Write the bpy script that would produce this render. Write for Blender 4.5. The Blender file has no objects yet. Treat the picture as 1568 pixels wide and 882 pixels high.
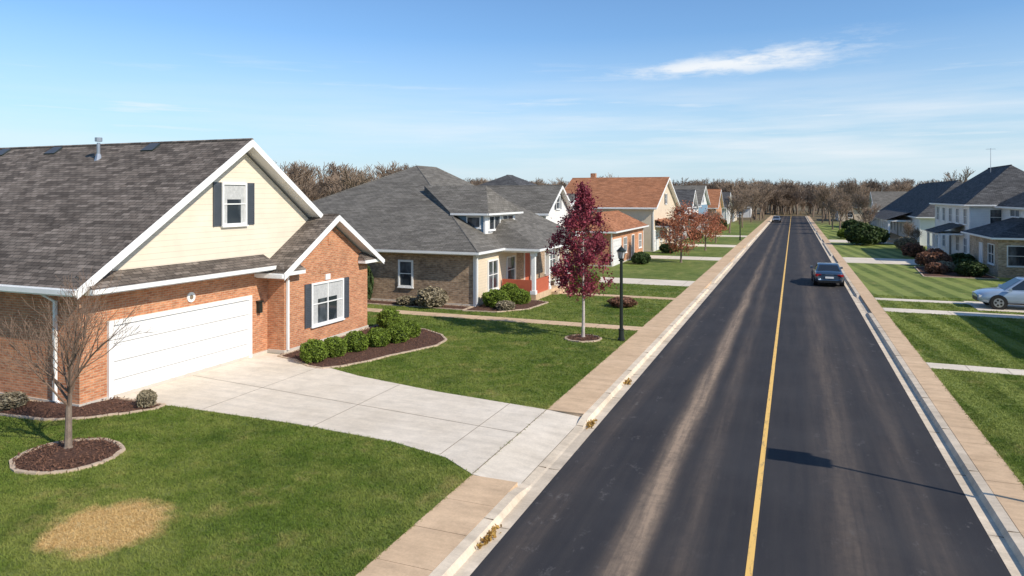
import bpy, math, random
import numpy as np
from mathutils import Vector, Matrix
random.seed(4)
S=bpy.context.scene
COL=S.collection

# ------------------------------------------------------------ node helpers
def newmat(name):
    m=bpy.data.materials.new(name); m.use_nodes=True
    nt=m.node_tree; nt.nodes.clear()
    out=nt.nodes.new('ShaderNodeOutputMaterial'); b=nt.nodes.new('ShaderNodeBsdfPrincipled')
    nt.links.new(b.outputs[0],out.inputs[0]); return m,nt,b
def setin(nt,sock,val):
    if isinstance(val,bpy.types.NodeSocket): nt.links.new(val,sock)
    elif isinstance(val,(tuple,list)) and len(val)==3 and sock.type=='RGBA': sock.default_value=(*val,1)
    else: sock.default_value=val
def nd(nt,t,ins={},**props):
    n=nt.nodes.new(t)
    for k,v in props.items(): setattr(n,k,v)
    for k,v in ins.items(): setin(nt,n.inputs[k],v)
    return n
def M(nt,op,a,b=0.0,c=None,clamp=False):
    n=nd(nt,'ShaderNodeMath',{0:a,1:b},operation=op,use_clamp=clamp)
    if c is not None: setin(nt,n.inputs[2],c)
    return n.outputs[0]
def mix(nt,f,a,b,bt='MIX'):
    n=nd(nt,'ShaderNodeMix',{},data_type='RGBA',blend_type=bt)
    setin(nt,n.inputs[0],f); setin(nt,n.inputs[6],a); setin(nt,n.inputs[7],b); return n.outputs[2]
def noise(nt,vec,scale,detail=4,rough=.6):
    return nd(nt,'ShaderNodeTexNoise',{'Vector':vec,'Scale':scale,'Detail':detail,'Roughness':rough}).outputs[0]
def mapr(nt,v,a,b,c=0.,d=1.):
    n=nd(nt,'ShaderNodeMapRange',{0:v,1:a,2:b,3:c,4:d}); n.clamp=True; return n.outputs[0]
def gpos(nt): return nd(nt,'ShaderNodeNewGeometry').outputs['Position']
def opos(nt): return nd(nt,'ShaderNodeTexCoord').outputs['Object']
def uv(nt): return nd(nt,'ShaderNodeTexCoord').outputs['UV']
def stretch(nt,v,s):
    return nd(nt,'ShaderNodeVectorMath',{0:v,1:s},operation='MULTIPLY').outputs[0]
def bump(nt,b,h,strength=.3,dist=.02):
    setin(nt,b.inputs['Normal'],nd(nt,'ShaderNodeBump',{'Height':h,'Strength':strength,'Distance':dist}).outputs[0])
def plain(name,c1,c2=None,rough=.7,sc=6,metal=0,spec=.4,bm=0,coords='o'):
    m,nt,b=newmat(name)
    c2=c2 or tuple(x*.82 for x in c1)
    v=opos(nt) if coords=='o' else gpos(nt)
    n1=noise(nt,v,sc,6); n2=noise(nt,v,sc*9,3)
    f=mapr(nt,M(nt,'ADD',M(nt,'MULTIPLY',n1,.65),M(nt,'MULTIPLY',n2,.35)),.35,.65)
    setin(nt,b.inputs['Base Color'],mix(nt,f,c2,c1))
    b.inputs['Roughness'].default_value=rough; b.inputs['Metallic'].default_value=metal
    b.inputs['Specular IOR Level'].default_value=spec
    if bm: bump(nt,b,n2,bm,.02)
    return m
def brickmat(name,c1,c2,mortar,w=.21,h=.075,ms=.01,mottle=.5):
    m,nt,b=newmat(name); u=uv(nt)
    br=nd(nt,'ShaderNodeTexBrick',{'Vector':u,'Color1':c1,'Color2':c2,'Mortar':mortar,'Scale':1.,'Mortar Size':ms,'Mortar Smooth':.2,'Bias':0.,'Brick Width':w,'Row Height':h})
    v=gpos(nt); n1=noise(nt,v,.8,5); n2=noise(nt,stretch(nt,v,(4.5,4.5,13)),1.,3)
    k=M(nt,'MULTIPLY',mapr(nt,n1,.3,.7,1-mottle*.35,1+mottle*.25),mapr(nt,n2,.3,.7,1-mottle*.6,1+mottle*.4))
    cc=nd(nt,'ShaderNodeVectorMath',{0:br.outputs[0],3:k},operation='SCALE').outputs[0]
    setin(nt,b.inputs['Base Color'],cc); b.inputs['Roughness'].default_value=.85
    bump(nt,b,M(nt,'SUBTRACT',1.,br.outputs[1]),.5,.01); return m
def shingle(name,c1,c2,dark,ct=.4):
    m,nt,b=newmat(name); u=uv(nt)
    br=nd(nt,'ShaderNodeTexBrick',{'Vector':u,'Color1':c1,'Color2':c2,'Mortar':dark,'Scale':1.,'Mortar Size':.012,'Mortar Smooth':.3,'Bias':0.,'Brick Width':.32,'Row Height':.15})
    br.offset_frequency=2
    br2=nd(nt,'ShaderNodeTexBrick',{'Vector':u,'Color1':(1-ct,)*3,'Color2':(1+ct*.8,)*3,'Mortar':(.85,.85,.85),'Scale':1.,'Mortar Size':0.,'Brick Width':.55,'Row Height':.15,'Bias':-.1})
    br2.offset=.37
    v=gpos(nt); n1=noise(nt,v,.5,5); n2=noise(nt,v,9,4)
    k=M(nt,'MULTIPLY',mapr(nt,n1,.3,.7,.87,1.10),mapr(nt,n2,.3,.7,1-ct*.5,1+ct*.5))
    c=mix(nt,1.,br.outputs[0],br2.outputs[0],'MULTIPLY')
    cc=nd(nt,'ShaderNodeVectorMath',{0:c,3:k},operation='SCALE').outputs[0]
    setin(nt,b.inputs['Base Color'],cc); b.inputs['Roughness'].default_value=.92
    b.inputs['Specular IOR Level'].default_value=.2
    sep=nd(nt,'ShaderNodeSeparateXYZ',{0:u}).outputs[1]
    saw=M(nt,'FRACT',M(nt,'DIVIDE',sep,.15))
    bump(nt,b,M(nt,'ADD',M(nt,'SUBTRACT',1.,saw),M(nt,'MULTIPLY',n2,.5)),.3,.02); return m
def siding(name,c,period=.15,rough=.55):
    m,nt,b=newmat(name); u=uv(nt)
    y=nd(nt,'ShaderNodeSeparateXYZ',{0:u}).outputs[1]
    fr=M(nt,'FRACT',M(nt,'DIVIDE',y,period))
    line=mapr(nt,fr,.0,.12,.66,1.)
    n=mapr(nt,noise(nt,gpos(nt),1.3,5),.3,.7,.92,1.04)
    cc=nd(nt,'ShaderNodeVectorMath',{0:mix(nt,1.,c,c),3:M(nt,'MULTIPLY',line,n)},operation='SCALE').outputs[0]
    setin(nt,b.inputs['Base Color'],cc); b.inputs['Roughness'].default_value=rough
    bump(nt,b,fr,.35,.02); return m

# ------------------------------------------------------------ materials
brick_red=brickmat('brick_red',(.46,.16,.07),(.58,.25,.12),(.50,.34,.22))
brick_tan=brickmat('brick_tan',(.33,.215,.13),(.43,.30,.19),(.40,.33,.25),w=.3,h=.11,mottle=.8)
brick_org=brickmat('brick_orange',(.52,.19,.08),(.60,.27,.12),(.46,.33,.23))
stone_tan=brickmat('stone_tan',(.46,.33,.21),(.60,.46,.31),(.48,.40,.31),w=.4,h=.18,mottle=.8)
sh_brown=shingle('shingle_brown',(.128,.104,.086),(.205,.172,.145),(.05,.043,.038))
sh_grey=shingle('shingle_grey',(.145,.132,.112),(.185,.17,.148),(.085,.078,.068),.24)
sh_dark=shingle('shingle_dark',(.075,.075,.076),(.11,.108,.108),(.035,.034,.035),.3)
sh_rust=shingle('shingle_rust',(.34,.14,.065),(.42,.19,.10),(.18,.08,.045),.25)
sid_cream=siding('siding_cream',(.80,.69,.54),.19)
sid_white=siding('siding_white',(.80,.79,.76))
sid_blue=siding('siding_blue',(.20,.32,.43))
sid_grey=siding('siding_grey',(.50,.53,.55))
sid_beige=siding('siding_beige',(.74,.61,.45))
white=plain('white_paint',(.84,.83,.80),(.77,.76,.73),.45,2)
door_white=plain('garage_white',(.78,.775,.76),(.73,.725,.71),.45,.6)
shut=plain('shutter_paint',(.075,.085,.10),None,.5,4)
dark=plain('dark_metal',(.012,.018,.016),(.02,.026,.022),.35,5)
metal=plain('galvanised_metal',(.45,.47,.5),(.35,.37,.4),.4,5,metal=.7)
foundation=plain('foundation',(.58,.53,.46),(.48,.43,.37),.85,3)
rust_red=plain('painted_red_brick',(.50,.12,.06),(.42,.10,.05),.7,4)
curtain=plain('curtain',(.55,.55,.53),(.38,.38,.37),.9,8)
def glassmat():
    m,nt,b=newmat('window_glass'); v=gpos(nt)
    n=mapr(nt,noise(nt,stretch(nt,v,(1.2,1.2,.6)),1.,3),.42,.62)
    setin(nt,b.inputs['Base Color'],mix(nt,n,(.025,.032,.04),(.13,.15,.17)))
    b.inputs['Roughness'].default_value=.06; b.inputs['Specular IOR Level'].default_value=.9
    bump(nt,b,noise(nt,v,.9,2),.05,.05); return m
glass=glassmat()
def concrete(name,c1,c2,spots=1.0):
    m,nt,b=newmat(name); v=gpos(nt)
    a=noise(nt,v,.35,6,.65); f=noise(nt,v,22,5,.7); st=noise(nt,stretch(nt,v,(.6,3.,1)),1.2,5); sm=noise(nt,v,2.3,6,.7)
    c=mix(nt,mapr(nt,a,.35,.65),c2,c1)
    k=M(nt,'MULTIPLY',mapr(nt,f,.25,.75,.88,1.07),mapr(nt,st,.3,.6,1-.15*spots,1.03))
    k=M(nt,'MULTIPLY',k,mapr(nt,sm,.3,.6,1-.14*spots,1.02))
    cc=nd(nt,'ShaderNodeVectorMath',{0:c,3:k},operation='SCALE').outputs[0]
    setin(nt,b.inputs['Base Color'],cc); b.inputs['Roughness'].default_value=.9
    b.inputs['Specular IOR Level'].default_value=.25
    bump(nt,b,f,.25,.01); return m
conc_drive=concrete('driveway_concrete',(.76,.67,.55),(.67,.58,.46),.8)
conc_walk=concrete('sidewalk_concrete',(.70,.50,.32),(.60,.42,.26),1.1)
conc_curb=concrete('curb_concrete',(.76,.64,.49),(.62,.51,.38),1.2)
joint=plain('joint_dark',(.22,.17,.12),None,.95,8)
def asphaltmat():
    m,nt,b=newmat('asphalt'); v=gpos(nt); sp=nd(nt,'ShaderNodeSeparateXYZ',{0:v}); x=sp.outputs[0]; y=sp.outputs[1]
    fine=noise(nt,v,60,3,.8); mid=noise(nt,v,5,6,.7); big=noise(nt,v,.4,4)
    lon=noise(nt,stretch(nt,v,(3.5,.16,1)),1.,6,.62); lon2=noise(nt,stretch(nt,v,(9,.5,1)),1.,5,.7)
    wob=M(nt,'MULTIPLY',M(nt,'SUBTRACT',noise(nt,stretch(nt,v,(0,.10,0)),1.,2),.5),.35)
    def band(cx,w,amp):
        d=M(nt,'DIVIDE',M(nt,'SUBTRACT',M(nt,'ADD',x,wob),cx),w)
        return M(nt,'MULTIPLY',M(nt,'EXPONENT',M(nt,'MULTIPLY',M(nt,'MULTIPLY',d,d),-1.)),amp)
    fade=mapr(nt,y,22,75,1.,.3)
    s=M(nt,'MULTIPLY',band(-2.62,.24,1.25),fade)
    s=M(nt,'ADD',s,band(-1.75,.22,.20)); s=M(nt,'ADD',s,band(1.0,.45,.22)); s=M(nt,'ADD',s,band(2.3,.35,.14)); s=M(nt,'ADD',s,band(-4.4,.25,.16))
    s=M(nt,'MULTIPLY',s,mapr(nt,lon,.32,.62,.35,1.1)); s=M(nt,'MULTIPLY',s,mapr(nt,lon2,.25,.65,.55,1.1))
    s=M(nt,'MULTIPLY',s,mapr(nt,mid,.3,.6,.6,1.05),clamp=True)
    base=mix(nt,mapr(nt,big,.3,.7),(.029,.028,.031),(.041,.040,.043))
    base=mix(nt,mapr(nt,lon,.4,.75,0,.45),base,(.062,.055,.051))
    c=mix(nt,s,base,(.32,.235,.165))
    scuff=M(nt,'MULTIPLY',mapr(nt,noise(nt,stretch(nt,v,(2.2,1.1,1)),1.3,8,.75),.59,.70,0,.55),mapr(nt,M(nt,'ABSOLUTE',M(nt,'ADD',x,.8)),1.0,3.6,0.15,1.))
    c=mix(nt,scuff,c,(.20,.185,.175))
    k=mapr(nt,fine,.2,.8,.72,1.3)
    cc=nd(nt,'ShaderNodeVectorMath',{0:c,3:k},operation='SCALE').outputs[0]
    setin(nt,b.inputs['Base Color'],cc); b.inputs['Roughness'].default_value=.85; b.inputs['Specular IOR Level'].default_value=.22
    bump(nt,b,fine,.35,.01); return m
asphalt=asphaltmat()
def yellowmat():
    m,nt,b=newmat('yellow_road_paint'); v=gpos(nt)
    n=noise(nt,stretch(nt,v,(8,1.5,1)),1.5,7,.75)
    setin(nt,b.inputs['Base Color'],mix(nt,mapr(nt,n,.52,.68,0,.8),(.82,.50,.13),(.22,.17,.10)))
    b.inputs['Roughness'].default_value=.7; return m
yellow=yellowmat()
def grassmat(blade):
    m,nt,b=newmat('grass_blades' if blade else 'lawn'); v=gpos(nt); sp=nd(nt,'ShaderNodeSeparateXYZ',{0:v}); x=sp.outputs[0]; y=sp.outputs[1]
    a=noise(nt,v,.20,5,.6); c_=noise(nt,v,1.3,6,.7); f=noise(nt,stretch(nt,v,(1,1,.2)),14 if not blade else 26,4,.75)
    if blade: lo,mi,hi=(.095,.145,.022),(.165,.24,.036),(.32,.34,.085)
    else: lo,mi,hi=(.070,.105,.018),(.135,.19,.032),(.26,.28,.075)
    c=mix(nt,mapr(nt,f,.32,.6),lo,mi)
    c=mix(nt,mapr(nt,M(nt,'ADD',M(nt,'MULTIPLY',a,.45),M(nt,'MULTIPLY',c_,.55)),.43,.62,0,.85),c,hi)
    c=mix(nt,mapr(nt,noise(nt,v,.5,6,.7),.52,.66,0,.5),c,(.05,.095,.014))
    dryspot=mapr(nt,noise(nt,v,.65,6,.7),.57,.70,0,.6)
    c=mix(nt,dryspot,c,(.38,.31,.12))
    str_=M(nt,'SINE',M(nt,'MULTIPLY',M(nt,'ADD',x,M(nt,'MULTIPLY',y,.12)),4.2))
    rs=M(nt,'MULTIPLY',mapr(nt,str_,-.3,.3,0,.6),mapr(nt,x,4.2,4.4))
    c=mix(nt,rs,c,(.33,.37,.095))
    dx=M(nt,'SUBTRACT',x,-11.55); dy=M(nt,'SUBTRACT',y,9.15)
    r=M(nt,'SQRT',M(nt,'ADD',M(nt,'MULTIPLY',dx,dx),M(nt,'MULTIPLY',dy,dy)))
    r=M(nt,'ADD',r,M(nt,'MULTIPLY',M(nt,'SUBTRACT',noise(nt,v,1.8,6,.7),.5),1.1))
    c=mix(nt,mapr(nt,r,.85,1.2,.97,0),c,mix(nt,mapr(nt,f,.35,.65),(.52,.34,.13),(.80,.58,.28)))
    far=mapr(nt,y,150,190)
    c=mix(nt,far,c,(.17,.13,.07)); far2=mapr(nt,x,-45,-70); c=mix(nt,far2,c,(.17,.14,.07))
    setin(nt,b.inputs['Base Color'],c); b.inputs['Roughness'].default_value=.75; b.inputs['Specular IOR Level'].default_value=.2
    if not blade: bump(nt,b,M(nt,'ADD',f,noise(nt,v,45,3)),.9,.05)
    else:
        tr=nd(nt,'ShaderNodeBsdfTranslucent',{'Color':c}); mx=nd(nt,'ShaderNodeMixShader',{0:.3})
        nt.links.new(b.outputs[0],mx.inputs[1]); nt.links.new(tr.outputs[0],mx.inputs[2])
        nt.links.new(mx.outputs[0],[n for n in nt.nodes if n.type=='OUTPUT_MATERIAL'][0].inputs[0])
    return m
lawn=grassmat(False); blades=grassmat(True)
def leafmat(name,c1,c2,c3,trans=.25,sc=2.2):
    m,nt,b=newmat(name); v=gpos(nt)
    a=noise(nt,v,sc,3); f=noise(nt,v,sc*9,2)
    c=mix(nt,mapr(nt,a,.38,.62),c1,c2); c=mix(nt,mapr(nt,f,.52,.66),c,c3)
    setin(nt,b.inputs['Base Color'],c); b.inputs['Roughness'].default_value=.6; b.inputs['Specular IOR Level'].default_value=.25
    tr=nd(nt,'ShaderNodeBsdfTranslucent',{'Color':c}); mx=nd(nt,'ShaderNodeMixShader',{0:trans})
    nt.links.new(b.outputs[0],mx.inputs[1]); nt.links.new(tr.outputs[0],mx.inputs[2])
    nt.links.new(mx.outputs[0],[n for n in nt.nodes if n.type=='OUTPUT_MATERIAL'][0].inputs[0]); return m
leaf_plum=leafmat('plum_leaves',(.14,.022,.034),(.30,.045,.07),(.44,.12,.15))
leaf_orange=leafmat('autumn_leaves',(.30,.09,.05),(.48,.17,.09),(.54,.30,.17))
leaf_box=leafmat('boxwood_leaves',(.07,.11,.012),(.17,.24,.028),(.27,.34,.05),.15,5)
leaf_dark=leafmat('evergreen_leaves',(.025,.042,.014),(.055,.09,.025),(.09,.13,.04),.1)
leaf_dry=leafmat('dry_shrub_leaves',(.22,.18,.11),(.37,.31,.20),(.45,.40,.29),.2,4)
leaf_rust=leafmat('rusty_shrub_leaves',(.16,.07,.045),(.26,.12,.07),(.32,.20,.12),.2,4)
leaf_fall=leafmat('fallen_leaves',(.35,.20,.05),(.50,.32,.08),(.22,.10,.03),.1,12)
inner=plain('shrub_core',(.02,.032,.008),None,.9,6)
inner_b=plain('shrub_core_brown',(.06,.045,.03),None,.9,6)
bark=plain('bark',(.26,.20,.15),(.15,.11,.085),.9,7,bm=.5)
bark_pale=plain('bark_pale',(.58,.52,.46),(.34,.29,.25),.85,7,bm=.5)
twig_red=plain('twig_bark',(.22,.145,.10),(.14,.095,.07),.9,5)
wood_far=plain('distant_bark',(.28,.205,.145),(.17,.125,.09),.95,.4)
mulch=plain('mulch',(.15,.07,.042),(.05,.024,.016),.95,14,bm=1.)
chips=plain('mulch_chips',(.20,.10,.062),(.08,.04,.026),.95,10)
edging=plain('edging_stone',(.60,.46,.33),(.42,.32,.23),.9,5)

# ------------------------------------------------------------ mesh builder
class MB:
    def __init__(s): s.v=[];s.f=[];s.m=[];s.mats=[]
    def mi(s,m):
        if m not in s.mats: s.mats.append(m)
        return s.mats.index(m)
    def face(s,pts,m):
        i=len(s.v); s.v+= [tuple(p) for p in pts]; s.f.append(tuple(range(i,i+len(pts)))); s.m.append(s.mi(m))
    def box(s,x0,x1,y0,y1,z0,z1,m,top=None):
        if x0>x1:x0,x1=x1,x0
        if y0>y1:y0,y1=y1,y0
        a=[(x0,y0,z0),(x1,y0,z0),(x1,y1,z0),(x0,y1,z0)]; b=[(p[0],p[1],z1) for p in a]
        s.face(b,top or m); s.face(a[::-1],m)
        for i in range(4):
            j=(i+1)%4; s.face([a[i],a[j],b[j],b[i]],m)
    def tube(s,p0,p1,r0,r1,n,m):
        p0=Vector(p0);p1=Vector(p1); d=(p1-p0)
        if d.length<1e-6: return
        d.normalize(); u=d.orthogonal().normalized(); w=d.cross(u); i=len(s.v)
        for p,r in((p0,r0),(p1,r1)):
            for k in range(n):
                a=2*math.pi*k/n; s.v.append(tuple(p+(u*math.cos(a)+w*math.sin(a))*r))
        mi=s.mi(m)
        for k in range(n):
            l=(k+1)%n; s.f.append((i+k,i+l,i+n+l,i+n+k)); s.m.append(mi)
        s.f.append(tuple(i+n+k for k in range(n))); s.m.append(mi)
    def prism(s,poly,z0,z1,mtop,mside=None):
        ms=mside or mtop
        s.face([(p[0],p[1],z1) for p in poly],mtop)
        for i in range(len(poly)):
            a=poly[i];b=poly[(i+1)%len(poly)]
            s.face([(a[0],a[1],z0),(b[0],b[1],z0),(b[0],b[1],z1),(a[0],a[1],z1)],ms)
    def build(s,name,parent=None,uvs=True,smooth=False,loc=None):
        me=bpy.data.meshes.new(name); me.from_pydata(s.v,[],s.f)
        for m in s.mats: me.materials.append(m)
        me.polygons.foreach_set('material_index',s.m)
        if smooth: me.polygons.foreach_set('use_smooth',[True]*len(s.f))
        if uvs:
            ul=me.uv_layers.new(name='UVMap').data
            for p in me.polygons:
                n=p.normal
                if abs(n.z)>.97: t=Vector((1,0,0));b=Vector((0,1,0))
                else:
                    t=Vector((-n.y,n.x,0)).normalized(); b=n.cross(t)
                    if b.z<0:b=-b
                for li in p.loop_indices:
                    co=me.vertices[me.loops[li].vertex_index].co; ul[li].uv=(co.dot(t),co.dot(b))
        me.update(); o=bpy.data.objects.new(name,me); COL.objects.link(o)
        if parent: attach(o,parent)
        return o
def empty(name,loc):
    e=bpy.data.objects.new(name,None); e.location=loc; e.empty_display_size=.3; COL.objects.link(e); return e
def attach(o,p):
    o.parent=p; o.matrix_parent_inverse=Matrix.Translation(-Vector(p.location))
def npmesh(name,V,k,mat,parent=None):
    V=np.asarray(V,dtype=np.float32).reshape(-1,3); me=bpy.data.meshes.new(name); n=len(V)
    me.vertices.add(n); me.loops.add(n); me.polygons.add(n//k)
    me.vertices.foreach_set('co',V.ravel()); me.loops.foreach_set('vertex_index',np.arange(n,dtype=np.int32))
    me.polygons.foreach_set('loop_start',np.arange(0,n,k,dtype=np.int32))
    me.materials.append(mat); me.update(calc_edges=True); me.validate()
    o=bpy.data.objects.new(name,me); COL.objects.link(o)
    if parent: attach(o,parent)
    return o
rng=np.random.default_rng(7)
def leafquads(C,size,aspect=.6):
    n=len(C); a=rng.normal(size=(n,3)); a/=np.linalg.norm(a,axis=1)[:,None]
    b=rng.normal(size=(n,3)); b-=a*(a*b).sum(1)[:,None]; b/=np.linalg.norm(b,axis=1)[:,None]
    s=(size*(.6+.8*rng.random(n)))[:,None]
    a=a*s; b=b*s*aspect
    return np.stack([C-a,C-b,C+a,C+b],1).reshape(-1,3)

# ------------------------------------------------------------ ground
g=MB(); L0,R0=-6.43,4.43
Y0,Y1=-150,2500
xs=[(-1800,0),(L0,0),(L0+.001,-.14),(R0-.001,-.14),(R0,0),(1800,0)]
for (xa,za),(xb,zb) in zip(xs,xs[1:]): g.face([(xa,Y0,za),(xb,Y0,zb),(xb,Y1,zb),(xa,Y1,za)],lawn)
g.build('ground')
YE=232
r=MB(); r.face([(-4.84,-40,-.118),(3.26,-40,-.118),(3.26,YE,-.118),(-4.84,YE,-.118)],asphalt)
r.build('road')
r=MB(); r.face([(-.725,-40,-.113),(-.615,-40,-.113),(-.615,YE,-.113),(-.725,YE,-.113)],yellow); r.build('road_centre_line')
aprons_l=[(13.9,17.9),(47.6,51),(67.5,71.5),(86,90),(108,112),(130,134)]
aprons_r=[(41,47),(70,78),(100,106),(128,132)]
def topz(y,ap):
    for a,b in ap:
        if a-.6<y<b+.6:
            t=min(1,max(0,min((y-(a-.6))/.6,((b+.6)-y)/.6))); return .01-.105*t
    return .01
def curb(name,prof,ap):
    c=MB(); y=-30.
    while y<YE-2:
        y2=y+ (.3 if y<90 else 1.)
        for (xa,za,ka),(xb,zb,kb) in zip(prof,prof[1:]):
            f=lambda z,k,yy:(topz(yy,ap)+z if k else z)
            c.face([(xa,y,f(za,ka,y)),(xb,y,f(zb,kb,y)),(xb,y2,f(zb,kb,y2)),(xa,y2,f(za,ka,y2))],conc_curb)
        if round(y/.3)%10==0 and y<60:
            z=topz(y,ap)
            c.box(prof[2][0],prof[3][0],y-.006,y+.006,z-.02,z+.003,joint)
            c.box(prof[0][0],prof[1][0],y-.006,y+.006,-.13,-.112,joint)
        y=y2
    c.build(name)
curb('kerb',[(-4.84,-.114,0),(-5.10,-.122,0),(-5.16,-.015,1),(-5.35,0,1),(-5.351,-.15,1)],aprons_l)
curb('kerb',[(3.26,-.114,0),(3.50,-.122,0),(3.56,-.015,1),(3.74,0,1),(3.741,-.15,1)],aprons_r)
def walk(x0,x1,skip,step=1.25):
    w=MB(); y=-20.
    while y<YE-3:
        if not any(a<y+step/2<b for a,b in skip):
            dz=rng.uniform(-.004,.004)
            w.box(x0,x1,y+.007,y+step-.007,-.14,.012+dz,conc_walk)
            w.face([(x0,y-.007,-.0),(x1,y-.007,-.0),(x1,y+.007,0),(x0,y+.007,0)],joint)
        y+=step
    w.build('sidewalk')
walk(-6.42,-5.36,[(13.75,18.75)])
walk(3.75,4.42,[])
DRV=[(-18.68,14.6),(-16.4,15.1),(-12.25,15.12),(-9.1,14.9),(-7.4,14.45),(-6.42,13.78),(-6.42,18.72),(-10.1,19.2),(-13.4,19.9),(-15.4,20.6),(-17.2,21.5),(-18.68,21.5)]
d=MB(); d.prism(DRV,-.05,.014,conc_drive)
d.face([(-6.42,13.78,.014),(-5.352,13.78,-.085),(-5.352,18.72,-.085),(-6.42,18.72,.014)],conc_drive)
d.face([(-6.42,13.77,-.14),(-5.352,13.77,-.14),(-5.352,13.77,-.085),(-6.42,13.77,.014)],conc_drive)
def strip(mb,a,b,w,z0,z1,m):
    a=Vector(a);b=Vector(b); t=(b-a).normalized(); n=Vector((-t.y,t.x))*w/2
    mb.face([(a.x-n.x,a.y-n.y,z0),(b.x-n.x,b.y-n.y,z1),(b.x+n.x,b.y+n.y,z1),(a.x+n.x,a.y+n.y,z0)],m)
for a,b in [((-7.6,14.55),(-7.6,18.86)),((-11.6,15.1),(-11.6,19.45)),((-15.4,15.15),(-15.4,20.55)),((-18.6,17.9),(-6.42,16.6))]:
    strip(d,a,b,.018,.018,.018,joint)
strip(d,(-6.42,13.8),(-6.42,18.7),.022,.018,.018,joint)
d.build('driveway')
def slab(name,x0,x1,y0,y1,m,z=.013,step=None):
    s=MB(); s.box(x0,x1,y0,y1,-.03,z,m)
    if step:
        x=x0+step
        while x<x1: s.box(x-.008,x+.008,y0+.002,y1-.002,0,z+.003,joint); x+=step
    s.build(name); return s
slab('path',-24,-6.43,31.2,32.15,conc_walk,step=1.2)
slab('driveway',-15.9,-6.43,47.7,50.8,conc_drive,step=3)
slab('driveway',-14.2,-6.43,67.8,71.3,conc_drive,step=3)
slab('driveway',-14.2,-6.43,86,90,conc_drive)
slab('driveway',-14.2,-6.43,108,112,conc_drive)
slab('path',-13.6,-6.43,41.2,42.0,conc_walk)
slab('path',4.43,16,28.2,29.1,conc_drive,step=1.2)
slab('path',4.43,9.0,45.6,46.5,conc_drive)
slab('driveway',4.43,20,41.2,42.5,conc_drive,step=3)
slab('driveway',9.0,20,43.4,46.9,conc_drive)
slab('driveway',4.43,14,70,76,conc_drive,step=3)
slab('driveway',4.43,13,100,106,conc_drive)

# ------------------------------------------------------------ planting beds
def inpoly(C,poly):
    x,y=C[:,0],C[:,1]; r=np.zeros(len(C),bool); n=len(poly)
    for i in range(n):
        x1,y1=poly[i];x2,y2=poly[(i+1)%n]
        if y1==y2: continue
        c=((y1>y)!=(y2>y))&(x<(x2-x1)*(y-y1)/(y2-y1)+x1); r^=c
    return r
def bed(poly,name='planting_bed',nchips=1500,edge=True):
    e=empty(name,(poly[0][0],poly[0][1],0))
    m=MB(); cx=sum(p[0] for p in poly)/len(poly); cy=sum(p[1] for p in poly)/len(poly)
    for i in range(len(poly)):
        a=poly[i];b=poly[(i+1)%len(poly)]
        m.face([(a[0],a[1],.022),(b[0],b[1],.022),(cx,cy,.10)],mulch)
    if edge:
        for i in range(len(poly)):
            a=Vector(poly[i]);b=Vector(poly[(i+1)%len(poly)]); n=max(1,int((b-a).length/.22))
            for k in range(n):
                p=a.lerp(b,(k+.03)/n); q=a.lerp(b,(k+.97)/n); t=(q-p).normalized(); o=Vector((-t.y,t.x))*.05
                z=.05+rng.uniform(-.008,.008)
                c=[(p-o),(q-o),(q+o),(p+o)]
                m.prism([(v.x,v.y) for v in c],0,z,edging)
    m.build('mulch',e)
    P=np.array(poly); lo=P.min(0);hi=P.max(0); C=rng.uniform(lo,hi,(nchips*2,2)); C=C[inpoly(C,poly)][:nchips]
    z=np.full((len(C),1),.06)+rng.random((len(C),1))*.04
    npmesh('chips',leafquads(np.hstack([C,z]),.035,.35),4,chips,e)
def circ(cx,cy,rx,ry=None,n=26,j=.04):
    ry=ry or rx
    return [(cx+rx*math.cos(2*math.pi*k/n)*(1+random.uniform(-j,j)),cy+ry*math.sin(2*math.pi*k/n)*(1+random.uniform(-j,j))) for k in range(n)]
BED1=circ(-15.5,11.3,1.12,1.05)
BED2=[(-18.66,15.0),(-16.7,15.05),(-16.65,14.7),(-17.0,14.15),(-17.7,13.35),(-18.6,12.85),(-20.5,12.7),(-23,12.5),(-27,12.4),(-27,13.9),(-18.66,13.9)]
BED3=[(-17.85,21.2),(-16.9,20.95),(-15.8,20.35),(-15.2,20.3),(-14.75,20.7),(-14.3,21.7),(-14.05,22.8),(-13.6,24.),(-13.25,25.1),(-13.4,26.2),(-14.1,27.1),(-15.4,27.9),(-17.85,28.2)]
BED4=circ(-8.2,28.6,.72)
BED5=[(-16.,33.2),(-14.2,33.4),(-13.0,35.),(-12.8,37.5),(-13.7,38.),(-16.,38.)]
bed(BED1,'tree_mulch_ring',1500); bed(BED2,nchips=2500); bed(BED3,nchips=3000); bed(BED4,'tree_mulch_ring',600); bed(BED5,nchips=600)
bed([(-24,33.4),(-16.1,33.4),(-16.1,34.5),(-24,34.5)],nchips=500)
bed([(9,60),(13.7,60),(13.7,69),(9.5,68)],nchips=300)
beds=[BED1,BED2,BED3,BED4,BED5,DRV]

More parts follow.
